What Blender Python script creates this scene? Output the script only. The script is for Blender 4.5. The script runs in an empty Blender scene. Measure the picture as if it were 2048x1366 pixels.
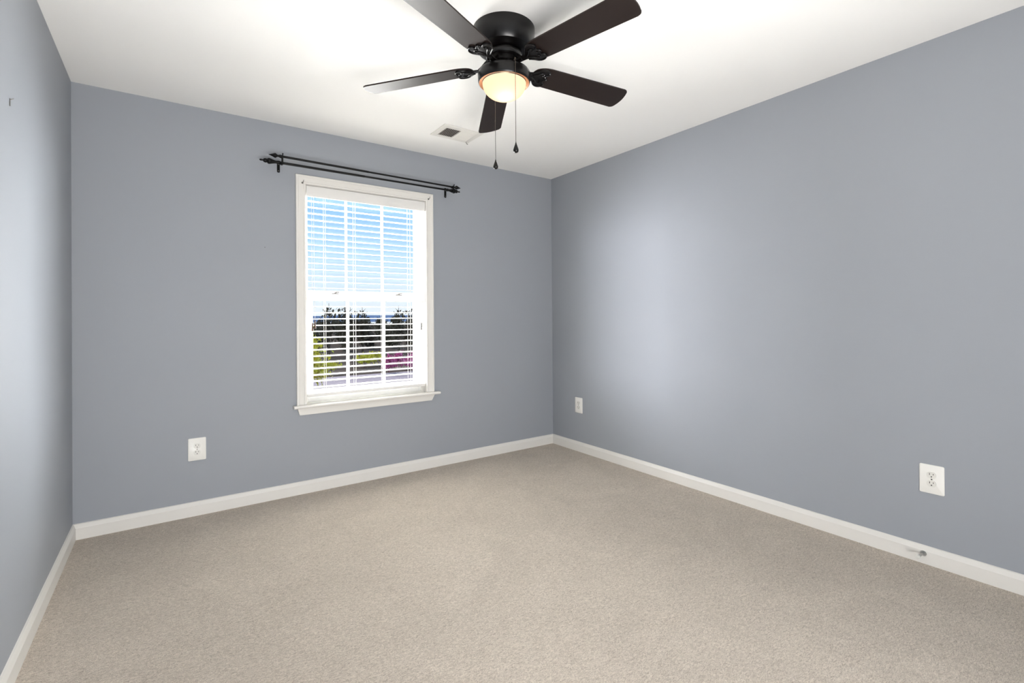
import bpy, bmesh, math, random
from mathutils import Vector, Matrix, Euler
R = math.radians
C = bpy.context.scene.collection
SC = bpy.context.scene

# ------------------------------------------------------------------ camera
H, W, L = 2.44, 3.319, 4.15            # ceiling height, room width, room length
CAM = Vector((0.42983, -3.45553, 1.16916))
YAW, PITCH, ROLL = 0.61374, 0.00412, -0.00752
fwd = Vector((math.sin(YAW)*math.cos(PITCH), math.cos(YAW)*math.cos(PITCH), math.sin(PITCH)))
rgt = Vector((math.cos(YAW), -math.sin(YAW), 0)); up = rgt.cross(fwd)
r2 = rgt*math.cos(ROLL) + up*math.sin(ROLL); u2 = -rgt*math.sin(ROLL) + up*math.cos(ROLL)
cd = bpy.data.cameras.new('camera'); cam = bpy.data.objects.new('camera', cd); C.objects.link(cam)
cam.matrix_world = Matrix(((r2.x, u2.x, -fwd.x, CAM.x), (r2.y, u2.y, -fwd.y, CAM.y), (r2.z, u2.z, -fwd.z, CAM.z), (0, 0, 0, 1)))
cd.sensor_width = 36; cd.lens = 36*969.05/2048
cd.shift_x = 0; cd.shift_y = (629.297-683)/2048
cd.clip_start = 0.02; cd.clip_end = 5000
SC.camera = cam

# ------------------------------------------------------------------ colour management
SC.view_settings.view_transform = 'Standard'; SC.view_settings.look = 'None'
SC.view_settings.exposure = 0.07; SC.view_settings.gamma = 1.0
SC.view_settings.use_curve_mapping = False

def s2l(c):
    return tuple((v/255/12.92 if v/255 <= .04045 else ((v/255+.055)/1.055)**2.4) for v in c) + (1,)

# ------------------------------------------------------------------ sky
wd = bpy.data.worlds.new('sky'); SC.world = wd; wd.use_nodes = True
nt = wd.node_tree; nt.nodes.clear()
tc = nt.nodes.new('ShaderNodeTexCoord'); sx = nt.nodes.new('ShaderNodeSeparateXYZ')
cr = nt.nodes.new('ShaderNodeValToRGB'); bg = nt.nodes.new('ShaderNodeBackground'); wo = nt.nodes.new('ShaderNodeOutputWorld')
nt.links.new(tc.outputs['Generated'], sx.inputs[0]); nt.links.new(sx.outputs['Z'], cr.inputs[0])
e = cr.color_ramp.elements
e[0].position = 0.0; e[0].color = s2l((243, 249, 255))
e[1].position = 0.26; e[1].color = s2l((140, 200, 255))
m = cr.color_ramp.elements.new(0.05); m.color = s2l((228, 243, 255))
m = cr.color_ramp.elements.new(0.13); m.color = s2l((188, 224, 255))
nt.links.new(cr.outputs[0], bg.inputs[0]); bg.inputs[1].default_value = 1.0
nt.links.new(bg.outputs[0], wo.inputs[0])

# ------------------------------------------------------------------ daylight and lamps
def light(name, kind, loc, aim, energy, color, **kw):
    d = bpy.data.lights.new(name, kind); d.energy = energy; d.color = color
    for k, v in kw.items(): setattr(d, k, v)
    o = bpy.data.objects.new(name, d); C.objects.link(o); o.location = loc
    o.rotation_euler = (Vector(aim)-Vector(loc)).to_track_quat('-Z', 'Y').to_euler()
    return o
# open sky to either side of the window (low, hazy daylight)
light('skylight_west', 'AREA', (-1.7, 1.9, 1.55), (1.7, 0.0, 1.36), 1200, (0.95, 0.94, 1.0), shape='RECTANGLE', size=2.4, size_y=2.0)
light('skylight_east', 'AREA', (5.4, 1.5, 1.85), (1.5, 0.0, 1.34), 2700, (0.97, 0.98, 1.0), shape='RECTANGLE', size=3.2, size_y=3.4)
light('skylight_high', 'SUN', (2, 8, 6), (2, 7, 5.55), 10, (1.0, 0.985, 0.97), angle=R(36))
# low sun on the far side of the house, lighting the trees
light('sun', 'SUN', (-3, -20, 14), (-2.4, -18, 12.2), 0.9, (1.0, 0.94, 0.86), angle=R(2))
# daylight thrown up from the bright ground below the window
light('ground_bounce', 'AREA', (2.5, 3.6, -0.75), (1.5, 0.0, 1.7), 6900, (1.0, 0.985, 0.965), shape='RECTANGLE', size=6.0, size_y=3.6)
# added fill lamp, unseen behind the camera, to lift the ceiling and walls
light('added_fill_light', 'AREA', (0.9, -4.5, 0.35), (0.95, -2.3, 2.44), 108, (1.0, 0.985, 0.97), shape='RECTANGLE', size=1.8, size_y=1.0)

# ------------------------------------------------------------------ materials
def mat(name, col, rough=.5, spec=.5, metal=0, noise=None, bump=None, coat=0):
    m = bpy.data.materials.new(name); m.use_nodes = True; t = m.node_tree
    b = t.nodes['Principled BSDF']
    c = s2l(col)
    b.inputs['Base Color'].default_value = c; b.inputs['Roughness'].default_value = rough
    b.inputs['Specular IOR Level'].default_value = spec; b.inputs['Metallic'].default_value = metal
    if coat: b.inputs['Coat Weight'].default_value = coat; b.inputs['Coat Roughness'].default_value = .15
    if noise or bump:
        co = t.nodes.new('ShaderNodeTexCoord')
    if noise:
        sc_, amt = noise
        n = t.nodes.new('ShaderNodeTexNoise'); n.inputs['Scale'].default_value = sc_; n.inputs['Detail'].default_value = 4
        t.links.new(co.outputs['Object'], n.inputs['Vector'])
        mx = t.nodes.new('ShaderNodeMix'); mx.data_type = 'RGBA'
        mx.inputs[6].default_value = tuple(v*(1-amt) for v in c[:3]) + (1,)
        mx.inputs[7].default_value = tuple(min(1, v*(1+amt)) for v in c[:3]) + (1,)
        t.links.new(n.outputs['Fac'], mx.inputs[0]); t.links.new(mx.outputs[2], b.inputs['Base Color'])
    if bump:
        sc_, st = bump
        n2 = t.nodes.new('ShaderNodeTexNoise'); n2.inputs['Scale'].default_value = sc_; n2.inputs['Detail'].default_value = 3
        t.links.new(co.outputs['Object'], n2.inputs['Vector'])
        bp = t.nodes.new('ShaderNodeBump'); bp.inputs['Strength'].default_value = st; bp.inputs['Distance'].default_value = .002
        t.links.new(n2.outputs['Fac'], bp.inputs['Height']); t.links.new(bp.outputs['Normal'], b.inputs['Normal'])
    return m

M = {}
M['paint'] = mat('grey_blue_wall_paint', (154, 158, 164), .55, .3, noise=(2.0, .012), bump=(180, .06))
M['ceiling'] = mat('white_ceiling_paint', (246, 245, 242), .8, .2, bump=(160, .05))
M['trim'] = mat('white_trim_paint', (228, 225, 219), .36, .4)
M['vinyl'] = mat('white_vinyl', (232, 231, 228), .4, .35)
M['slat'] = mat('white_blind_slat', (230, 228, 224), .42, .35)
M['cord'] = mat('white_cord', (238, 236, 230), .8, .2)
M['iron'] = mat('black_metal', (9, 9, 9), .42, .22, noise=(60, .15))
M['bronze'] = mat('black_bronze_metal', (11, 9, 9), .28, .35, noise=(30, .15))
M['lip'] = mat('lamplit_bronze_lip', (196, 140, 100), .4, .4)  # bronze fitter lip, the bowl's glow on it put into the colour
M['blade'] = mat('espresso_blade', (33, 24, 21), .46, .22, noise=(18, .08))
M['chain'] = mat('bronze_chain', (96, 88, 80), .35, .5, .8)
M['chrome'] = mat('brushed_nickel', (178, 178, 176), .28, .5, 1.0)
M['plastic'] = mat('white_plastic', (238, 236, 230), .3, .5)
M['recept'] = mat('white_receptacle', (226, 224, 217), .35, .5)
M['dark'] = mat('dark_slot', (38, 34, 31), .6, .3)
M['tassel'] = mat('brown_wood_tassel', (84, 54, 34), .45, .4, noise=(40, .2))
M['steel'] = mat('dull_steel', (120, 118, 114), .4, .5, 1.0)
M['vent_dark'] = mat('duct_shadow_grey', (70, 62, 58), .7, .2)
M['bark'] = mat('bark', (84, 72, 62), .9, .1, noise=(8, .3))
M['hedge_dark'] = mat('dark_foliage', (82, 72, 62), .9, .1, noise=(2.2, .35))
M['leaf_dark'] = mat('dark_leaf', (86, 78, 62), .9, .1, noise=(1.5, .45))
M['leaf_yellow'] = mat('yellow_green_leaf', (196, 188, 70), .8, .1, noise=(4, .45))
M['blossom'] = mat('pink_blossom', (196, 96, 146), .8, .1, noise=(5, .45))
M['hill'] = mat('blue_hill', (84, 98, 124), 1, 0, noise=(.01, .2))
M['grass'] = mat('dry_grass', (76, 66, 60), 1, 0, noise=(.5, .3))
M['lawn'] = mat('yellow_green_grass', (190, 192, 84), 1, 0, noise=(2.5, .35))
M['road'] = mat('asphalt', (118, 104, 112), .95, .1, noise=(1.2, .12))

# carpet
m = bpy.data.materials.new('beige_carpet'); m.use_nodes = True; t = m.node_tree; b = t.nodes['Principled BSDF']
b.inputs['Roughness'].default_value = 1; b.inputs['Specular IOR Level'].default_value = .05
b.inputs['Sheen Weight'].default_value = .15
co = t.nodes.new('ShaderNodeTexCoord')
def nz(scale, detail=2, dist=0, rough=.5):
    n = t.nodes.new('ShaderNodeTexNoise'); n.inputs['Scale'].default_value = scale; n.inputs['Detail'].default_value = detail
    n.inputs['Distortion'].default_value = dist; n.inputs['Roughness'].default_value = rough
    t.links.new(co.outputs['Object'], n.inputs['Vector']); return n
n1, n2, n3 = nz(190, 3, 1.6), nz(420, 2, .8), nz(2.6, 4, .9, .6)
mp = t.nodes.new('ShaderNodeMapping'); mp.inputs['Rotation'].default_value = (0, 0, R(35)); mp.inputs['Scale'].default_value = (.42, 1, 1)
t.links.new(co.outputs['Object'], mp.inputs['Vector']); t.links.new(mp.outputs[0], n1.inputs['Vector'])
def mth(op, a, b_):
    q = t.nodes.new('ShaderNodeMath'); q.operation = op
    for i, v in enumerate((a, b_)):
        if isinstance(v, (int, float)): q.inputs[i].default_value = v
        else: t.links.new(v, q.inputs[i])
    return q.outputs[0]
hgt = mth('ADD', mth('MULTIPLY', n1.outputs['Fac'], .6), mth('MULTIPLY', n2.outputs['Fac'], .4))
rp = t.nodes.new('ShaderNodeValToRGB'); t.links.new(hgt, rp.inputs[0])
rp.color_ramp.elements[0].position = .33; rp.color_ramp.elements[0].color = s2l((168, 154, 140))
rp.color_ramp.elements[1].position = .60; rp.color_ramp.elements[1].color = s2l((236, 224, 209))
mm = t.nodes.new('ShaderNodeMix'); mm.data_type = 'RGBA'; mm.blend_type = 'MULTIPLY'; mm.inputs[0].default_value = 1
r3 = t.nodes.new('ShaderNodeValToRGB'); t.links.new(n3.outputs['Fac'], r3.inputs[0])
r3.color_ramp.elements[0].position = .3; r3.color_ramp.elements[0].color = (.88, .88, .88, 1)
r3.color_ramp.elements[1].position = .7; r3.color_ramp.elements[1].color = (1, 1, 1, 1)
t.links.new(rp.outputs[0], mm.inputs[6]); t.links.new(r3.outputs[0], mm.inputs[7]); t.links.new(mm.outputs[2], b.inputs['Base Color'])
bp = t.nodes.new('ShaderNodeBump'); bp.inputs['Strength'].default_value = .9; bp.inputs['Distance'].default_value = .009
t.links.new(hgt, bp.inputs['Height']); t.links.new(bp.outputs['Normal'], b.inputs['Normal'])
M['carpet'] = m

# window glass: clear, with a faint reflection
m = bpy.data.materials.new('clear_glass'); m.use_nodes = True; t = m.node_tree; t.nodes.clear()
o_ = t.nodes.new('ShaderNodeOutputMaterial'); mx = t.nodes.new('ShaderNodeMixShader'); tr = t.nodes.new('ShaderNodeBsdfTransparent')
gl = t.nodes.new('ShaderNodeBsdfGlossy'); gl.inputs['Roughness'].default_value = .02
tr.inputs[0].default_value = (.97, .98, .98, 1); mx.inputs[0].default_value = .012
t.links.new(tr.outputs[0], mx.inputs[1]); t.links.new(gl.outputs[0], mx.inputs[2]); t.links.new(mx.outputs[0], o_.inputs[0])
M['glass'] = m
# frosted lamp bowl, lit from inside
m = bpy.data.materials.new('frosted_bowl_glass'); m.use_nodes = True; t = m.node_tree; t.nodes.clear()
o_ = t.nodes.new('ShaderNodeOutputMaterial'); ad = t.nodes.new('ShaderNodeAddShader')
tl = t.nodes.new('ShaderNodeBsdfTranslucent'); tl.inputs[0].default_value = (.95, .83, .70, 1)
em = t.nodes.new('ShaderNodeEmission'); em.inputs[0].default_value = s2l((255, 204, 158)); em.inputs[1].default_value = .27
t.links.new(tl.outputs[0], ad.inputs[0]); t.links.new(em.outputs[0], ad.inputs[1]); t.links.new(ad.outputs[0], o_.inputs[0])
M['bowl'] = m

# ------------------------------------------------------------------ mesh helpers
def box(bm, x0, x1, y0, y1, z0, z1, bev=0, seg=2):
    vs = [bm.verts.new((x, y, z)) for x in (x0, x1) for y in (y0, y1) for z in (z0, z1)]
    f = [bm.faces.new([vs[i] for i in q]) for q in ((0, 1, 3, 2), (4, 6, 7, 5), (0, 4, 5, 1), (2, 3, 7, 6), (0, 2, 6, 4), (1, 5, 7, 3))]
    if bev:
        es = list({e for q in f for e in q.edges})
        bmesh.ops.bevel(bm, geom=es, offset=bev, segments=seg, affect='EDGES', profile=.5)
def prism(bm, pts, axis, a, b):
    # pts: 2D outline; extruded along axis from a to b.  axis 'x': pts=(y,z)  'y': (x,z)  'z': (x,y)
    def P(p, v):
        return {'x': (v, p[0], p[1]), 'y': (p[0], v, p[1]), 'z': (p[0], p[1], v)}[axis]
    A = [bm.verts.new(P(p, a)) for p in pts]; B = [bm.verts.new(P(p, b)) for p in pts]
    n = len(pts)
    for i in range(n): bm.faces.new((A[i], A[(i+1) % n], B[(i+1) % n], B[i]))
    bm.faces.new(A[::-1]); bm.faces.new(B)
def lathe(bm, prof, n=48, mtx=None, cap=True):
    rings = []
    for r, z in prof:
        ring = []
        for i in range(n):
            a = 2*math.pi*i/n; v = Vector((r*math.cos(a), r*math.sin(a), z))
            ring.append(bm.verts.new(mtx @ v if mtx else v))
        rings.append(ring)
    for a, b_ in zip(rings, rings[1:]):
        for i in range(n): bm.faces.new((a[i], a[(i+1) % n], b_[(i+1) % n], b_[i]))
    if cap:
        if prof[0][0] > 1e-5: bm.faces.new(rings[0][::-1])
        if prof[-1][0] > 1e-5: bm.faces.new(rings[-1])
def tube(bm, pts, r, n=10):
    pts = [Vector(p) for p in pts]; rs = r if isinstance(r, (list, tuple)) else [r]*len(pts)
    rings = []; prev = None
    for i, p in enumerate(pts):
        d = (pts[min(i+1, len(pts)-1)] - pts[max(i-1, 0)]).normalized()
        if prev is None:
            a = d.orthogonal().normalized()
        else:
            a = (prev - d*prev.dot(d)); a = a.normalized() if a.length > 1e-6 else d.orthogonal().normalized()
        prev = a; b_ = d.cross(a)
        rings.append([bm.verts.new(p + (a*math.cos(2*math.pi*k/n) + b_*math.sin(2*math.pi*k/n))*rs[i]) for k in range(n)])
    for a, b_ in zip(rings, rings[1:]):
        for i in range(n): bm.faces.new((a[i], a[(i+1) % n], b_[(i+1) % n], b_[i]))
    bm.faces.new(rings[0][::-1]); bm.faces.new(rings[-1])
ALONG_X = Matrix.Rotation(R(90), 4, 'Y')       # lathe axis z -> +x
def at(x, y, z): return Matrix.Translation((x, y, z))

WL = {}                                          # world location of each root
def obj(name, bm, m, parent=None, smooth=None, local=False):
    if parent is not None and not local:
        bmesh.ops.translate(bm, verts=bm.verts, vec=-WL[parent.name])
    bmesh.ops.recalc_face_normals(bm, faces=bm.faces)
    me = bpy.data.meshes.new(name); bm.to_mesh(me); bm.free()
    me.materials.append(M[m] if isinstance(m, str) else m)
    o = bpy.data.objects.new(name, me); C.objects.link(o)
    if smooth is not None:
        for p in me.polygons: p.use_smooth = True
        if smooth < 180: me.set_sharp_from_angle(angle=R(smooth))
    if parent is not None:
        o.parent = parent; WL[o.name] = WL[parent.name].copy()
    else: WL[o.name] = Vector((0, 0, 0))
    return o
def tag(o, label, cat, group=None, kind=None):
    if label: o['label'] = label
    if cat: o['category'] = cat
    if group: o['group'] = group
    if kind: o['kind'] = kind
    return o
def thing(name, loc, label, cat, group=None, kind=None):
    o = bpy.data.objects.new(name, None); C.objects.link(o); o.location = loc
    o.empty_display_size = .1; WL[o.name] = Vector(loc)
    return tag(o, label, cat, group, kind)
def struct(name, bm, m, label, cat, smooth=None):
    return tag(obj(name, bm, m, smooth=smooth), label, cat, kind='structure')
def copy_tree(o, parent=None):
    c = o.copy(); C.objects.link(c)
    if parent is not None: c.parent = parent
    for ch in o.children: copy_tree(ch, c)
    return c
B = bmesh.new

# ------------------------------------------------------------------ room shell
T = .16
WX0, WX1, WZ0, WZ1 = 1.172, 2.046, .588, 2.068    # window opening
bm = B(); box(bm, -T, W+T, -L-T-3.2, T, -.12, 0)
struct('floor', bm, 'carpet', 'beige cut-pile carpet covering the whole floor', 'carpet')
bm = B(); box(bm, -T, W+T, -L-T-3.2, T, H, H+.12)
struct('ceiling', bm, 'ceiling', 'flat white painted ceiling above the fan', 'ceiling')
bm = B()
box(bm, 0, WX0, 0, T, 0, H); box(bm, WX1, W, 0, T, 0, H); box(bm, WX0, WX1, 0, T, 0, WZ0); box(bm, WX0, WX1, 0, T, WZ1, H)
bmesh.ops.remove_doubles(bm, verts=bm.verts, dist=1e-5)
struct('wall_back', bm, 'paint', 'grey-blue painted wall with the white window', 'wall')
bm = B(); box(bm, -T, 0, -L, T, 0, H)
struct('wall_left', bm, 'paint', 'bright grey-blue wall along the left edge', 'wall')
bm = B(); box(bm, W, W+T, -L, T, 0, H)
struct('wall_right', bm, 'paint', 'long grey-blue wall on the right with two outlets', 'wall')
DX0, DX1, DZ = .12, 1.85, 2.32                     # wide opening added for the fill lamp, behind the camera
bm = B(); box(bm, -T, DX0, -L-T, -L, 0, H); box(bm, DX1, W+T, -L-T, -L, 0, H); box(bm, DX0, DX1, -L-T, -L, DZ, H)
struct('wall_front', bm, 'paint', 'grey-blue wall behind the camera with a wide opening added for the fill lamp', 'wall')

def baseboard(name, x0, y0, x1, y1, nx, ny, label):
    # run from (x0,y0) to (x1,y1); (nx,ny) points into the room
    prof = [(0, 0), (.014, 0), (.014, .060), (.011, .066), (.0095, .074), (.006, .0805), (0, .083)]
    bm = B(); A = [bm.verts.new((x0+nx*d, y0+ny*d, z)) for d, z in prof]; Bv = [bm.verts.new((x1+nx*d, y1+ny*d, z)) for d, z in prof]
    n = len(prof)
    for i in range(n): bm.faces.new((A[i], A[(i+1) % n], Bv[(i+1) % n], Bv[i]))
    bm.faces.new(A); bm.faces.new(Bv[::-1])
    return struct(name, bm, 'trim', label, 'baseboard', smooth=25)
baseboard('baseboard_back', 0, 0, W, 0, 0, -1, 'white baseboard under the window wall')
baseboard('baseboard_left', 0, -L, 0, -.014, 1, 0, 'white baseboard along the left wall')
baseboard('baseboard_right', W, -L, W, -.014, -1, 0, 'white baseboard along the right wall with a door stop')

# ------------------------------------------------------------------ window
win = thing('window_1', (1.609, 0, WZ0), 'white double-hung window with wide casing and sill', 'window', kind='structure')
bm = B()
def casing_piece(pts_fn, length_pts):
    pass
CW = .062
prof = [(0, 0), (0, .012), (.004, .015), (.012, .015), (.016, .0125), (.044, .0155), (.050, .020), (CW-.003, .020), (CW, .017), (CW, 0)]  # (out from opening, thickness)
path = [((WX0, WZ0+.002), (-1, 0)), ((WX0, WZ1), (-1, 1)), ((WX1, WZ1), (1, 1)), ((WX1, WZ0+.002), (1, 0))]
rings = []
for (x, z), (dx, dz) in path:
    rings.append([bm.verts.new((x+dx*u, -v, z+dz*u*.95)) for u, v in prof])
for a, b_ in zip(rings, rings[1:]):
    for i in range(len(prof)): bm.faces.new((a[i], a[(i+1) % len(prof)], b_[(i+1) % len(prof)], b_[i]))
bm.faces.new(rings[0]); bm.faces.new(rings[-1][::-1])
obj('casing', bm, 'trim', win, smooth=20)
bm = B()   # stool with horns
zt = .590
nose = lambda y0, y1: [(y0+.006, .572), (y0+.001, .577), (y0, .581), (y0+.001, .586), (y0+.006, zt), (y1, zt), (y1, .572)]
prism(bm, nose(-.052, -.0005), 'x', 1.087, 2.146)
prism(bm, [(-.0005, .572), (-.0005, zt), (.09, zt), (.09, .572)], 'x', WX0+.001, WX1-.001)
obj('stool', bm, 'trim', win, smooth=35)
bm = B(); prism(bm, [(1.113, .572), (2.115, .572), (2.088, .524), (1.128, .524)], 'y', -.017, -.0005)
bmesh.ops.bevel(bm, geom=[e for e in bm.edges if all(v.co.y < -.01 for v in e.verts)], offset=.003, segments=2, affect='EDGES')
obj('apron', bm, 'trim', win)
JX0, JX1, JZ = 1.177, 2.041, 2.0655
bm = B(); box(bm, WX0+.0005, JX0, -.0005, T, zt, WZ1-.0005); box(bm, JX1, WX1-.0005, -.0005, T, zt, WZ1-.0005); box(bm, JX0, JX1, -.0005, T, JZ, WZ1-.0005)
obj('jamb', bm, 'trim', win)
FX0, FX1, FZ0, FZ1 = 1.200, 2.018, .622, 2.058
bm = B(); box(bm, JX0, FX0, .078, T, zt, JZ, .002); box(bm, FX1, JX1, .078, T, zt, JZ, .002)
box(bm, FX0, FX1, .078, T, FZ1, JZ, .002); box(bm, FX0, FX1, .078, T, zt, FZ0, .002)
obj('window_frame', bm, 'vinyl', win)
MX = (1.478, 1.747)
def sash(y0, y1, x0, x1, gx0, gx1, z0, gz0, gz1, z1):
    bm = B()
    box(bm, x0, gx0, y0, y1, z0, z1, .002); box(bm, gx1, x1, y0, y1, z0, z1, .002)
    box(bm, gx0, gx1, y0, y1, z0, gz0, .002); box(bm, gx0, gx1, y0, y1, gz1, z1, .002)
    s = obj('sash', bm, 'vinyl', win)
    yc = (y0+y1)/2
    bm = B(); box(bm, gx0-.004, gx1+.004, yc-.002, yc+.002, gz0-.004, gz1+.004); obj('glass_pane', bm, 'glass', s)
    for mx_ in MX:
        mw = .0065 if gz0 > 1 else .0085
        bm = B(); box(bm, mx_-mw, mx_+mw, yc-.009, yc+.009, gz0+.0005, gz1-.0005, .002); obj('muntin', bm, 'vinyl', s)
    return s
sash(.117, .143, FX0+.0005, FX1-.0005, 1.210, 2.008, 1.300, 1.362, 2.036, FZ1-.0005)
low = sash(.086, .113, FX0+.0005, FX1-.0005, 1.236, 1.986, FZ0+.0005, .672, 1.298, 1.338)
for lx in (1.392, 1.868):
    bm = B(); box(bm, lx-.022, lx+.022, .088, .110, 1.338, 1.345, .002); lathe(bm, [(.009, 1.345), (.009, 1.350), (.004, 1.353)], 16, at(lx, .099, 0))
    box(bm, lx-.003, lx+.026, .094, .101, 1.350, 1.356, .0015)
    obj('sash_lock', bm, 'steel', low)

# ------------------------------------------------------------------ blind
bl = thing('window_blind', (1.609, .03, .637), 'white horizontal slat blind hanging open inside the window casing', 'blind')
BX0, BX1 = 1.183, 2.036
bm = B(); prism(bm, [(-.008, 1.990), (-.010, 1.994), (-.010, 2.050), (-.006, 2.0615), (.002, 2.0615), (.002, 1.990)], 'x', JX0+.001, JX1-.001)
obj('valance', bm, 'slat', bl, smooth=30)
bm = B(); box(bm, BX0, BX1, .004, .058, 2.012, 2.0622, .002); obj('headrail', bm, 'vinyl', bl)
ZS = [.6955+.0424*k for k in range(31)]
bm = B(); n = 8; top = []; bot = []
for i in range(n+1):
    u = -1+2*i/n; y = .031+u*.025; zc = .0018*(1-u*u) + u*.0016
    top.append((y, zc+.0014)); bot.append((y, zc-.0014))
prism(bm, [(y, z+ZS[0]) for y, z in bot+top[::-1]], 'x', BX0, BX1)
slat0 = obj('slat', bm, 'slat', bl, smooth=40)
rs = random.Random(3)
for k, z in enumerate(ZS):
    if k == 0: continue
    c = slat0.copy(); C.objects.link(c); c.parent = bl; c.location = (rs.uniform(-.0015, .0015), rs.uniform(-.0006, .0006), z-ZS[0]+rs.uniform(-.0008, .0008))
    c.rotation_euler = (0, R(rs.uniform(-.06, .06)), 0)
bm = B(); box(bm, BX0, BX1, .003, .059, .637, .657, .003); br = obj('bottom_rail', bm, 'slat', bl, smooth=40)
bm = B(); box(bm, BX1, BX1+.003, .004, .058, .638, .656, .001); obj('end_cap', bm, 'plastic', br)
bm = B(); box(bm, BX0-.003, BX0, .004, .058, .638, .656, .001); obj('end_cap', bm, 'plastic', br)
for x in (1.302, 1.507, 1.712, 1.922):
    bm = B()
    for y, r_ in ((.0045, .0015), (.0575, .0005)): tube(bm, [(x, y, .656), (x, y, 2.014)], r_, 6)
    for z in ZS: tube(bm, [(x, .0045, z-.0022), (x, .0575, z-.0022)], .0006, 4)
    obj('ladder_cord', bm, 'cord', bl)
def cord(x, y, ztop, zbot, sway, tm):
    bm = B(); pts = [(x+sway*(1-math.cos(s*1.5))*.5, y-.004*s, ztop+(zbot-ztop)*s) for s in [i/10 for i in range(11)]]
    tube(bm, pts, .0012, 6); c = obj('pull_cord', bm, 'cord', bl)
    ex, ey, ez = pts[-1]
    bm = B(); lathe(bm, [(.0015, ez+.002), (.003, ez-.002), (.0038, ez-.010), (.0042, ez-.022), (.006, ez-.040), (.0066, ez-.050), (.005, ez-.055), (.0006, ez-.056)], 16, at(ex, ey, 0))
    obj('tassel', bm, tm, c, smooth=40)
cord(1.208, -.014, 1.992, 1.137, .004, 'tassel'); cord(1.222, -.014, 1.992, 1.155, .008, 'tassel')
cord(1.990, -.014, 1.992, 1.128, .020, 'steel'); cord(2.002, -.014, 1.992, 1.15, .012, 'cord')

# small metal curtain hooks screwed into the casing corners
def curtain_hook(x, z, label):
    t_ = thing('curtain_hook', (x, -.0155, z), label, 'hook', 'curtain hooks on the window casing')
    bm = B(); lathe(bm, [(.0, 0), (.006, .0), (.006, .0025), (.002, .004), (0, .004)], 14, at(x, -.0155, z) @ Matrix.Rotation(R(90), 4, 'X'), cap=False)
    obj('plate', bm, 'steel', t_, smooth=40)
    bm = B(); pts = [(x, -.017, z-.002), (x, -.028, z-.004), (x+.001, -.034, z+.002), (x+.003, -.034, z+.010), (x+.006, -.031, z+.016)]
    tube(bm, pts, .0016, 8); obj('hook_arm', bm, 'steel', t_, smooth=60)
curtain_hook(1.151, 2.072, 'small steel hook on the upper left corner of the window casing')
curtain_hook(2.068, 2.086, 'small steel hook on the upper right corner of the window casing')

# ------------------------------------------------------------------ curtain rods
XB = (1.008, 2.2215)
Yl, Yu = -.112, -.126
def finial_long(bm, x, y, z, s):
    prof = [(.008, 0), (.0105, .004), (.0105, .010), (.008, .016), (.009, .03), (.0125, .044), (.0172, .060), (.0185, .068), (.0150, .074), (.0105, .077), (.0125, .081), (.0135, .088), (.0105, .096), (.0055, .099), (.0045, .103), (.0062, .110), (.0050, .117), (.0008, .120)]
    mt = at(x, y, z) @ (ALONG_X if s > 0 else Matrix.Rotation(R(-90), 4, 'Y'))
    lathe(bm, prof, 20, mt)
def finial_spear(bm, x, y, z, s):
    prof = [(.0075, 0), (.010, .003), (.010, .008), (.0065, .014), (.007, .022), (.0145, .032), (.0150, .036), (.0115, .044), (.0065, .056), (.003, .066), (.0006, .072)]
    mt = at(x, y, z) @ (ALONG_X if s > 0 else Matrix.Rotation(R(-90), 4, 'Y'))
    lathe(bm, prof, 16, mt)
def rod(y, zl, zr, xl, xr, r, fin, label):
    t_ = thing('curtain_rod', ((xl+xr)/2, y, (zl+zr)/2), label, 'curtain rod')
    xm = (xl+xr)/2-.05; zm = zl+(zr-zl)*.48
    bm = B(); tube(bm, [(xl, y, zl), (xm, y, zm)], r, 16); tube(bm, [(xm-.004, y, zm), (xr, y, zr)], r*.86, 16)
    obj('rod', bm, 'iron', t_, smooth=60)
    bm = B(); fin(bm, xl+.002, y, zl, -1); obj('finial', bm, 'iron', t_, smooth=50)
    bm = B(); fin(bm, xr-.002, y, zr, 1); obj('finial', bm, 'iron', t_, smooth=50)
rod(Yl, 2.154, 2.152, 1.000, 2.176, .0078, finial_long, 'lower black curtain rod above the window, with long torch-shaped finials')
rod(Yu, 2.191, 2.178, 1.002, 2.222, .0072, finial_spear, 'upper black curtain rod above the window, with short spear-shaped finials')
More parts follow.
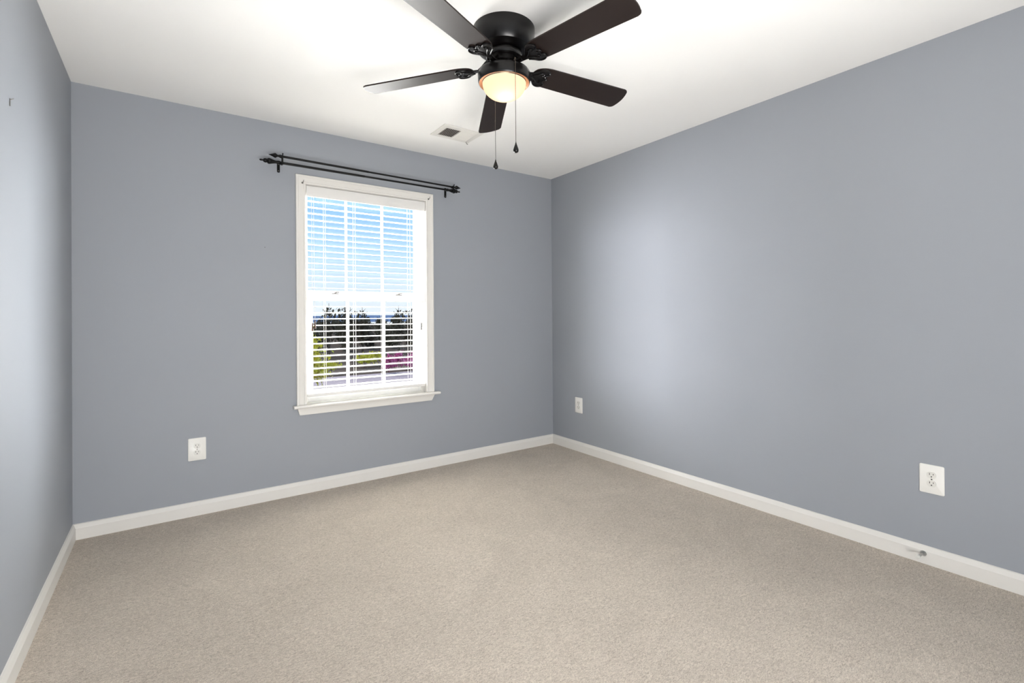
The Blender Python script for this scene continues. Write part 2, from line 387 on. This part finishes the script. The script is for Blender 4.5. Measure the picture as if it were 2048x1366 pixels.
def rod_bracket(x, zl, zu, label):
    t_ = thing('curtain_rod_bracket', (x, 0, 2.121), label, 'bracket', 'curtain rod brackets')
    bm = B(); prism(bm, [(x-.0085, 2.127), (x-.006, 2.121), (x+.006, 2.121), (x+.0085, 2.127), (x+.0085, 2.192), (x+.006, 2.197), (x-.006, 2.197), (x-.0085, 2.192)], 'y', -.004, -.0003)
    p = obj('wall_plate', bm, 'iron', t_)
    for z in (2.131, 2.1745):
        bm = B(); lathe(bm, [(0, 0), (.0035, 0), (.003, .0015), (0, .0022)], 12, at(x, -.0042, z) @ Matrix.Rotation(R(90), 4, 'X'), cap=False); obj('screw', bm, 'steel', p)
    bm = B(); prism(bm, [(-.0035, 2.182), (-.0035, 2.194), (Yl-.008, zl-.0095), (Yl-.008, zl-.0165)], 'x', x-.0055, x+.0055)
    # open cup under the lower rod, post and cup under the upper rod
    for yy, zz, rr in ((Yl, zl, .0105), (Yu, zu, .0102)):
        pts = [(x, yy+rr*math.cos(a), zz+rr*math.sin(a)) for a in [R(150+240*i/10-0) for i in range(11)]]
        for a, b_ in zip(pts, pts[1:]):
            dy, dz = b_[1]-a[1], b_[2]-a[2]; l_ = math.hypot(dy, dz); ny, nz_ = -dz/l_*.0022, dy/l_*.0022
            prism(bm, [(a[1], a[2]), (b_[1], b_[2]), (b_[1]-ny, b_[2]-nz_), (a[1]-ny, a[2]-nz_)], 'x', x-.007, x+.007)
    box(bm, x-.0055, x+.0055, Yu-.0150, Yu-.0112, zl-.0155, zu, .001)
    box(bm, x-.0055, x+.0055, Yu-.0150, Yl, zl-.0155, zl-.0115, .001)
    obj('arm', bm, 'iron', t_)
    bm = B(); tube(bm, [(x+.001, Yu-.011, zu+.004), (x+.001, Yu-.022, zu+.010)], .0026, 8); lathe(bm, [(0, 0), (.0045, .0), (.0045, .004), (0, .005)], 10, at(x+.001, Yu-.021, zu+.0095) @ Matrix.Rotation(R(60), 4, 'X'), cap=False)
    obj('thumbscrew', bm, 'iron', t_)
rod_bracket(XB[0], 2.154, 2.191, 'black double rod bracket on the wall left of the window top')
rod_bracket(XB[1], 2.152, 2.178, 'black double rod bracket on the wall right of the window top')

# ------------------------------------------------------------------ wall outlets (built facing -y)
def rounded(w, h, r, n=6):
    return [(sx_*(w/2-r)+r*math.cos(a), sz_*(h/2-r)+r*math.sin(a)) for sx_, sz_, a0 in ((1, 1, 0), (-1, 1, 90), (-1, -1, 180), (1, -1, 270)) for a in [R(a0+90*i/n) for i in range(n+1)]]
def shrink(bm, pts, y0, y1, k):
    A = [bm.verts.new((x, y0, z)) for x, z in pts]; Bv = [bm.verts.new((x, (y0+y1*2)/3, z)) for x, z in pts]
    Cc = [bm.verts.new((x*k[0], y1, z*k[1])) for x, z in pts]; n = len(pts)
    for a, b_ in ((A, Bv), (Bv, Cc)):
        for i in range(n): bm.faces.new((a[i], a[(i+1) % n], b_[(i+1) % n], b_[i]))
    bm.faces.new(A); bm.faces.new(Cc)
def outlet(loc, rz, label):
    t_ = thing('wall_outlet', loc, label, 'outlet', 'oversized white duplex outlets')
    WL[t_.name] = Vector((0, 0, 0))
    bm = B(); shrink(bm, rounded(.0905, .133, .006), -.0003, -.0062, (.94, .96)); obj('cover_plate', bm, 'plastic', t_, smooth=35)
    for s in (1, -1):
        zc = s*.0195
        pts = [(.0172*math.cos(a), max(-.0142, min(.0142, .0172*math.sin(a)))) for a in [2*math.pi*i/40 for i in range(40)]]
        bm = B(); prism(bm, [(x, z+zc) for x, z in pts], 'y', -.0085, -.0060); rc = obj('receptacle', bm, 'recept', t_)
        bm = B(); box(bm, -.0078, -.0056, -.0089, -.0083, zc+.0005, zc+.0090); obj('slot', bm, 'dark', rc)
        bm = B(); box(bm, .0056, .0078, -.0089, -.0083, zc+.0015, zc+.0080); obj('slot', bm, 'dark', rc)
        bm = B(); lathe(bm, [(0, 0), (.0026, 0), (.0026, .0006), (0, .0006)], 14, at(0, -.0083, zc-.0068) @ Matrix.Rotation(R(90), 4, 'X'), cap=False); obj('ground_hole', bm, 'dark', rc)
    bm = B(); lathe(bm, [(0, 0), (.0034, 0), (.003, .0012), (0, .0016)], 14, at(0, -.0060, 0) @ Matrix.Rotation(R(90), 4, 'X'), cap=False); obj('screw', bm, 'steel', t_)
    t_.rotation_euler = (0, 0, rz)
    return t_
outlet((.556, 0, .393), 0, 'white wall outlet low on the window wall, left of the window')
outlet((W, -.352, .398), R(-90), 'white wall outlet on the right wall close to the far corner')
outlet((W, -2.733, .399), R(-90), 'white wall outlet on the right wall above the door stop')

# ------------------------------------------------------------------ ceiling vent
vt = thing('ceiling_vent', (2.055, -.50, H), 'white two-way louvred ceiling vent beside a fan blade', 'vent')
vx0, vx1, vy0, vy1 = 1.905, 2.205, -.612, -.392
bm = B()
ix0, ix1, iy0, iy1 = 1.945, 2.168, -.565, -.425
for q in ((vx0, ix0, vy0, vy1), (ix1, vx1, vy0, vy1), (ix0, ix1, vy0, iy0), (ix0, ix1, iy1, vy1)): box(bm, q[0], q[1], q[2], q[3], H-.006, H-.0003, .0015)
box(bm, 2.053, 2.062, iy0, iy1, H-.007, H-.0003)
obj('vent_frame', bm, 'trim', vt)
bm = B(); box(bm, ix0, ix1, iy0, iy1, H-.0012, H-.0004); obj('duct_shade_sheet', bm, 'vent_dark', vt)  # dark sheet coloured as the shade inside the duct
for i in range(17):
    left = i < 8
    x = ix0+.008+i*.0131 if left else 2.068+(i-8)*.0113
    sl = .0035 if left else -.0050
    bm = B(); prism(bm, [(x-.0008-sl, H-.0075), (x+.0008-sl, H-.0075), (x+.0008+sl, H-.0015), (x-.0008+sl, H-.0015)], 'y', iy0, iy1); obj('louvre', bm, 'trim', vt)
bm = B(); tube(bm, [(2.178, -.412, H-.006), (2.184, -.410, H-.016), (2.190, -.416, H-.024)], .0025, 8); obj('damper_lever', bm, 'steel', vt)

# ------------------------------------------------------------------ little things on the walls
ds = thing('door_stop', (W-.014, -2.702, .048), 'small brushed metal door stop screwed to the right baseboard', 'door stop')
mt = at(W-.0138, -2.702, .048) @ Matrix.Rotation(R(-90), 4, 'Y') @ Matrix.Rotation(R(-3), 4, 'X')
bm = B(); lathe(bm, [(.0, 0), (.0125, 0), (.0125, .003), (.009, .010), (.006, .016), (0, .016)], 24, mt, cap=False); obj('base', bm, 'chrome', ds, smooth=40)
bm = B(); lathe(bm, [(0, .015), (.0052, .015), (.0052, .058), (0, .058)], 18, mt, cap=False); obj('stem', bm, 'chrome', ds, smooth=40)
bm = B(); lathe(bm, [(0, .057), (.0075, .057), (.0085, .061), (.0085, .070), (.006, .073), (0, .073)], 18, mt, cap=False); obj('rubber_tip', bm, 'recept', ds, smooth=40)
hk = thing('wall_hook', (0, -1.211, 1.878), 'tiny metal picture hook on the left wall near the ceiling', 'hook')
bm = B(); box(bm, .0003, .0022, -1.2130, -1.2090, 1.873, 1.898, .0006); obj('back_plate', bm, 'steel', hk)
bm = B(); tube(bm, [(.0015, -1.211, 1.8935), (.010, -1.2105, 1.900)], .0014, 8); obj('hook_nail', bm, 'steel', hk)
bm = B(); lathe(bm, [(0, 0), (.0022, 0), (.0030, .004), (.0030, .005), (0, .0055)], 10, at(.926, 0, 1.626) @ Matrix.Rotation(R(90), 4, 'X'), cap=False)
tag(obj('nail', bm, 'steel'), 'single small nail in the wall left of the window, near its top half', 'nail')

# ------------------------------------------------------------------ ceiling fan
FC = Vector((1.6441, -1.6853, H))
fan = thing('ceiling_fan', FC, 'dark bronze five-blade ceiling fan with a lit frosted bowl light', 'ceiling fan')
F0 = at(FC.x, FC.y, 0)
bm = B(); lathe(bm, [(.0, 2.4398), (.137, 2.4398), (.137, 2.412), (.1355, 2.402), (.128, 2.375), (.1205, 2.356), (.116, 2.350), (.082, 2.341), (0, 2.341)], 72, F0, cap=False)
obj('motor_housing', bm, 'bronze', fan, smooth=35)
bm = B(); lathe(bm, [(0, 2.3412), (.060, 2.3412), (.078, 2.334), (.080, 2.322), (.076, 2.312), (.066, 2.308), (0, 2.308)], 64, F0, cap=False)
obj('flywheel', bm, 'bronze', fan, smooth=35)
bm = B(); lathe(bm, [(0, 2.309), (.062, 2.309), (.066, 2.303), (.066, 2.288), (.069, 2.281), (.080, 2.271), (.097, 2.262), (.110, 2.254), (.1155, 2.246), (.117, 2.236), (.116, 2.212), (.113, 2.204), (.1115, 2.2025), (.1115, 2.214), (.0, 2.2145)], 72, F0, cap=False)
kit = obj('light_fitter', bm, 'bronze', fan, smooth=40)
bm = B(); lathe(bm, [(.1113, 2.2025), (.1105, 2.2022), (.098, 2.2075), (.0975, 2.2135), (.1113, 2.2138)], 72, F0, cap=False)
obj('fitter_lip', bm, 'lip', fan, smooth=40)
prof = []
for i in range(19):
    a = R(90*i/18); prof.append((.0965*math.cos(a)**.9 if i < 18 else .0, 2.2035-.071*math.sin(a)))
bm = B(); lathe(bm, prof, 72, F0, cap=False); bmesh.ops.remove_doubles(bm, verts=bm.verts, dist=1e-5)
obj('light_bowl', bm, 'bowl', fan, smooth=180)
bd = bpy.data.lights.new('bulb', 'POINT'); bd.energy = 0.20; bd.color = (1.0, .80, .55); bd.shadow_soft_size = .022
bo = bpy.data.objects.new('bulb', bd); C.objects.link(bo); bo.parent = fan; bo.location = (-.004, -.012, 2.172-H)

# blades: x runs outward from the pivot at radius .12
PIV = .12
def hw(r): return .0661*(1+.1141*(r-.65)/.45)
def blade_outline():
    pts = []
    r0, r1 = .142, .655
    for i in range(13):            # rounded root
        a = R(180-90*i/12); w_ = hw(.24)
        pts.append((.230+.088*math.cos(a), w_*math.sin(a)**.8 if i else 0))
    rc = .022
    for i in range(7): 
        a = R(90-90*i/6); pts.append((r1-rc+rc*math.cos(a), hw(r1)-rc+rc*math.sin(a)))
    n = 6
    tip = [(r1+.007*(1-(2*i/n-1)**2), (hw(r1)-rc)*(1-2*i/n)) for i in range(1, n)]
    up_ = pts
    low_ = [(x, -y) for x, y in up_[::-1]][:-1]
    return up_ + tip + low_
bm = B(); ol = [(x-PIV, y) for x, y in blade_outline()]
prism(bm, ol, 'z', -.003, .003)
bmesh.ops.bevel(bm, geom=[e for e in bm.edges if abs(e.verts[0].co.z-e.verts[1].co.z) < 1e-6], offset=.0012, segments=2, affect='EDGES')
TH0 = -.1623
par = [(-.015, .106, -.030), (-.033, .043, .013), (-.024, -.055, .024), (-.068, -.068, .010), (-.074, -.025, -.017)]
ZB = 2.2775
def pose(o, k):
    dr, dp, da = par[k+2]; a = TH0+R(72)*k+da
    o.matrix_local = Matrix.Translation((PIV*math.cos(a), PIV*math.sin(a), ZB-H)) @ Matrix.Rotation(a, 4, 'Z') @ Matrix.Rotation(-math.atan(dr), 4, 'Y') @ Matrix.Rotation(-.1781+dp, 4, 'X')
blade0 = obj('blade', bm, 'blade', fan, local=True, smooth=30)
# blade iron: arm from the hub, flaring into a scrolled plate under the blade root
bm = B()
half = [(-.052, .012), (-.030, .0125), (.000, .013), (.018, .017), (.034, .030), (.050, .047), (.066, .0535), (.082, .052), (.094, .044), (.098, .033), (.092, .024), (.084, .018), (.088, .010), (.098, .004)]
def smooth_line(p, n=4):
    q = [p[0]] + p + [p[-1]]; o_ = []
    for i in range(1, len(q)-2):
        for k in range(n):
            t_ = k/n; o_.append(tuple(.5*(2*b1+(c1-a1)*t_+(2*a1-5*b1+4*c1-d1)*t_**2+(3*b1-a1-3*c1+d1)*t_**3) for a1, b1, c1, d1 in zip(q[i-1], q[i], q[i+1], q[i+2])))
    return o_ + [p[-1]]
half = smooth_line(half)
out = half + [(x, -y) for x, y in half[::-1]]
prism(bm, out, 'z', -.0085, -.0032)
bmesh.ops.bevel(bm, geom=[e for e in bm.edges if all(abs(v.co.z+.0085) < 1e-6 for v in e.verts)], offset=.0018, segments=2, affect='EDGES')
rim = [(x, y, -.0095) for x, y in half[12:]]; rim = rim + [(x, -y, z) for x, y, z in rim[::-1][1:]]
tube(bm, rim, .0030, 8)
tube(bm, smooth_line([(.020, .002, -.010), (.042, .014, -.0105), (.058, .028, -.0105), (.070, .030, -.0105), (.074, .021, -.0105), (.066, .016, -.0105)]), .0028, 8)
tube(bm, smooth_line([(.020, -.002, -.010), (.042, -.014, -.0105), (.058, -.028, -.0105), (.070, -.030, -.0105), (.074, -.021, -.0105), (.066, -.016, -.0105)]), .0028, 8)
tube(bm, [(-.055, 0, .028), (-.040, 0, .018), (-.022, 0, .002), (-.005, 0, -.006)], [.010, .010, .011, .009], 10)
iron0 = obj('blade_iron', bm, 'bronze', fan, local=True, smooth=45)
scr0 = []
for x, y in ((.046, .030), (.046, -.030), (.080, 0)):
    bm = B(); lathe(bm, [(0, 0), (.0045, 0), (.004, .002), (0, .003)], 12, at(x, y, -.0085) @ Matrix.Rotation(R(180), 4, 'X'), cap=False)
    scr0.append(obj('screw', bm, 'bronze', iron0, local=True))
for k in (-2, -1, 0, 1, 2):
    b1, i1 = (blade0, iron0) if k == -2 else (blade0.copy(), iron0.copy())
    if k != -2:
        C.objects.link(b1); C.objects.link(i1); [(lambda q: (C.objects.link(q), setattr(q, 'parent', i1)))(s_.copy()) for s_ in scr0]
        b1.parent = fan; i1.parent = fan
    pose(b1, k); pose(i1, k)
# pull chains
lat = Vector((math.cos(YAW), -math.sin(YAW), 0)); dep = Vector((math.sin(YAW), math.cos(YAW), 0))
def chain(l_, d_, ztop, zend, link):
    p = FC + lat*l_ + dep*d_
    rad = (lat*l_+dep*d_).normalized()
    bm = B(); q = p - rad*.012
    tube(bm, [(q.x, q.y, ztop-.004), (p.x, p.y, ztop+.004), (p.x+rad.x*.003, p.y+rad.y*.003, ztop)], .0028, 8)
    n = int((ztop-zend)/.0042)
    p2 = p + rad*.003
    tube(bm, [(p2.x, p2.y, ztop), (p2.x, p2.y, zend)], .0009, 6)
    for i in range(n):
        z = ztop-(i+.5)*.0042
        bmesh.ops.create_icosphere(bm, subdivisions=1, radius=.0017, matrix=at(p2.x, p2.y, z))
    if link:
        bmesh.ops.create_icosphere(bm, subdivisions=1, radius=.0030, matrix=at(p2.x, p2.y, ztop-(ztop-zend)*link))
    c = obj('pull_chain', bm, 'chain', fan, smooth=60)
    bm = B(); lathe(bm, [(.0008, zend+.004), (.0022, zend-.001), (.0040, zend-.009), (.0082, zend-.020), (.0112, zend-.029), (.0116, zend-.034), (.0098, zend-.040), (.005, zend-.0435), (0, zend-.044)], 24, at(p2.x, p2.y, 0), cap=False)
    obj('pull_fob', bm, 'bronze', c, smooth=60)
chain(.0475, -.108, 2.258, 1.902, 0)
chain(-.043, .110, 2.258, 1.902, .49)

# ------------------------------------------------------------------ outdoors
GZ = -3.2
rs = random.Random(11)
bm = B(); box(bm, -60, 130, 8, 420, GZ-.5, GZ)
struct('ground', bm, 'grass', 'brown grassy ground outside beyond the road', 'ground')
bm = B(); prism(bm, [(-60, 20), (130, 20), (130, 34.5), (-60, 32.5)], 'z', GZ+.01, GZ+.04)
struct('road', bm, 'road', 'pale grey road outside below the window', 'road')
def ridge(name, y, x0, x1, h, amp, m_, label, seed):
    rr = random.Random(seed); bm = B(); n = 60; prev = None
    ph = [rr.uniform(0, 6.28) for _ in range(5)]
    for i in range(n+1):
        x = x0+(x1-x0)*i/n; z = h+amp*sum(math.sin(x/(x1-x0)*f*6.28+p)/(.6+f*.25) for f, p in zip((2, 3.7, 6.1, 11, 17), ph))*.5
        row = [bm.verts.new((x, y-90, GZ-1)), bm.verts.new((x, y-40, (z+GZ)/2)), bm.verts.new((x, y, z)), bm.verts.new((x, y+150, GZ-1))]
        if prev:
            for k in range(3): bm.faces.new((prev[k], row[k], row[k+1], prev[k+1]))
        prev = row
    return struct(name, bm, m_, label, 'hill', smooth=180)
ridge('hills', 700, -300, 700, 4.6, 1.6, 'hill', 'low blue hills on the horizon', 5)

def leaf_mesh(name, n, rx, rz, z0, size, m_, seed, clumps=14, top=0):
    rr = random.Random(seed); bm = B()
    cs = []
    for _ in range(clumps):
        while True:
            p = Vector((rr.uniform(-1, 1), rr.uniform(-1, 1), rr.uniform(-1, 1)))
            if p.length < 1: break
        cs.append(Vector((p.x*rx*.8, p.y*rx*.8, z0+rz+p.z*rz*.85)))
    for i in range(n):
        c = rr.choice(cs)
        p = c + Vector((rr.gauss(0, rx*.26), rr.gauss(0, rx*.26), rr.gauss(0, rz*.2)))
        p.z = max(z0*.6+.05, p.z)
        s = size*rr.uniform(.6, 1.4)
        q = Euler((rr.uniform(0, 6.28), rr.uniform(0, 6.28), rr.uniform(0, 6.28))).to_matrix()
        vs = [bm.verts.new(p + q @ Vector(v)*s) for v in ((-1, 0, 0), (0, -.5, .15), (1, 0, 0), (0, .5, .15))]
        bm.faces.new(vs)
    me = bpy.data.meshes.new(name); bm.to_mesh(me); bm.free(); me.materials.append(M[m_]); return me
def trunk_mesh(name, h, r, m_, seed, branches=10, spread=1.0):
    rr = random.Random(seed); bm = B()
    tube(bm, [(0, 0, 0), (rr.uniform(-.05, .05)*h*.3, 0, h*.35), (rr.uniform(-.03, .03)*h, rr.uniform(-.03, .03)*h, h*.7), (0, 0, h)], [r, r*.75, r*.45, r*.12], 7)
    for i in range(branches):
        z = h*rr.uniform(.3, .9); a = rr.uniform(0, 6.28); l_ = spread*(1.05-z/h)*rr.uniform(.7, 1.2)+.2
        d = Vector((math.cos(a), math.sin(a), rr.uniform(.4, 1.0)))
        p = Vector((0, 0, z)); tube(bm, [p, p+d*l_*.5, p+d*l_+Vector((0, 0, l_*.15))], [r*.35, r*.2, r*.06], 5)
    me = bpy.data.meshes.new(name); bm.to_mesh(me); bm.free(); me.materials.append(M[m_]); return me
def plant(name, loc, s, meshes, label, cat, group, rz):
    t_ = thing(name, loc, label, cat, group); t_.rotation_euler = (0, 0, rz); t_.scale = s
    for nm, me in meshes:
        o = bpy.data.objects.new(nm, me); C.objects.link(o); o.parent = t_
    return t_
darkv = [(('trunk', trunk_mesh('trunk', 4.6, .16, 'bark', 40+i, 16, 1.6)), ('crown', leaf_mesh('crown', 1100, 1.2, 2.05, .05, .27, ('leaf_dark', 'hedge_dark')[i % 2], 50+i, 18))) for i in range(4)]
for row, (y0, nx, hh) in enumerate(((64, 15, .72), (76, 16, .84), (90, 16, .96), (106, 17, 1.08))):
    for i in range(nx):
        x = 2+row*1.7+(i+.5*(row % 2))*3.55+rs.uniform(-.1, .1); y = y0+rs.uniform(-1.5, 1.5); k = hh*rs.uniform(.86, 1.08)
        plant('tree', (x, y, GZ), (.93, .93, k), darkv[rs.randrange(4)], 'dark leafy tree in the belt of trees beyond the window', 'tree', 'dark trees of the far tree belt', rs.uniform(0, 6))
# taller, thin-topped trees that break the skyline
tallv = (('trunk', trunk_mesh('trunk', 6.6, .13, 'bark', 70, 22, 1.5)), ('crown', leaf_mesh('crown', 340, 1.15, 2.6, 1.0, .22, 'leaf_dark', 71, 20)))
for px_slope, y, k, lab in ((.258, 54, .92, 'tall thin dark tree breaking the skyline, leftmost seen through the window'), (.293, 56, .96, 'tall thin dark tree breaking the skyline, between the left muntin and the leftmost tall tree'), (.325, 58, .88, 'thin dark tree against the skyline just right of the left muntin'), (.404, 54, .88, 'tall thin dark tree breaking the skyline in the right third of the window'), (.440, 56, .93, 'tall thin dark tree at the right edge of the lower sash')):
    plant('tree', (CAM.x+px_slope*(y-CAM.y), y, GZ), (1, 1, k), tallv, lab, 'tree', 'skyline trees', px_slope*40)
# yellow-green tree close by on the left
yv = (('trunk', trunk_mesh('trunk', 3.0, .07, 'bark', 80, 14, .9)), ('crown', leaf_mesh('crown', 900, .95, 1.55, .35, .13, 'leaf_yellow', 81, 18)))
plant('tree', (CAM.x+.222*29.5, 26, GZ), (1, 1, 1.02), yv, 'yellow-green leafy tree outside at the left edge of the window', 'tree', None, 0)
bv = (('trunk', trunk_mesh('stem', .7, .03, 'bark', 84, 8, .4)), ('crown', leaf_mesh('crown', 420, .75, .5, .1, .11, 'leaf_yellow', 85, 10)))
for sl, y, k, lab in ((.262, 36.5, .8, 'yellow-green shrub just right of the yellow-green tree outside'), (.328, 39.0, 1.0, 'yellow-green shrub in the middle of the window view, left one'), (.350, 40.5, 1.1, 'yellow-green shrub in the middle of the window view, right one')):
    plant('shrub', (CAM.x+sl*(y-CAM.y), y, GZ), (k, k, k), bv, lab, 'shrub', 'yellow-green shrubs', sl*20)
pv = (('trunk', trunk_mesh('stem', .8, .03, 'bark', 90, 8, .5)), ('blossoms', leaf_mesh('blossoms', 620, .55, .55, .08, .10, 'blossom', 91, 12)))
for i, (sl, y, lab) in enumerate(((.381, 33.6, 'pink flowering shrub nearest the right muntin outside'), (.409, 36.6, 'pink flowering shrub in the middle of the pink row'), (.434, 33.8, 'pink flowering shrub at the right end of the pink row'))):
    plant('shrub', (CAM.x+sl*(y-CAM.y), y, GZ), (1, 1, 1.15), pv, lab, 'shrub', 'pink flowering shrubs', i*1.7)
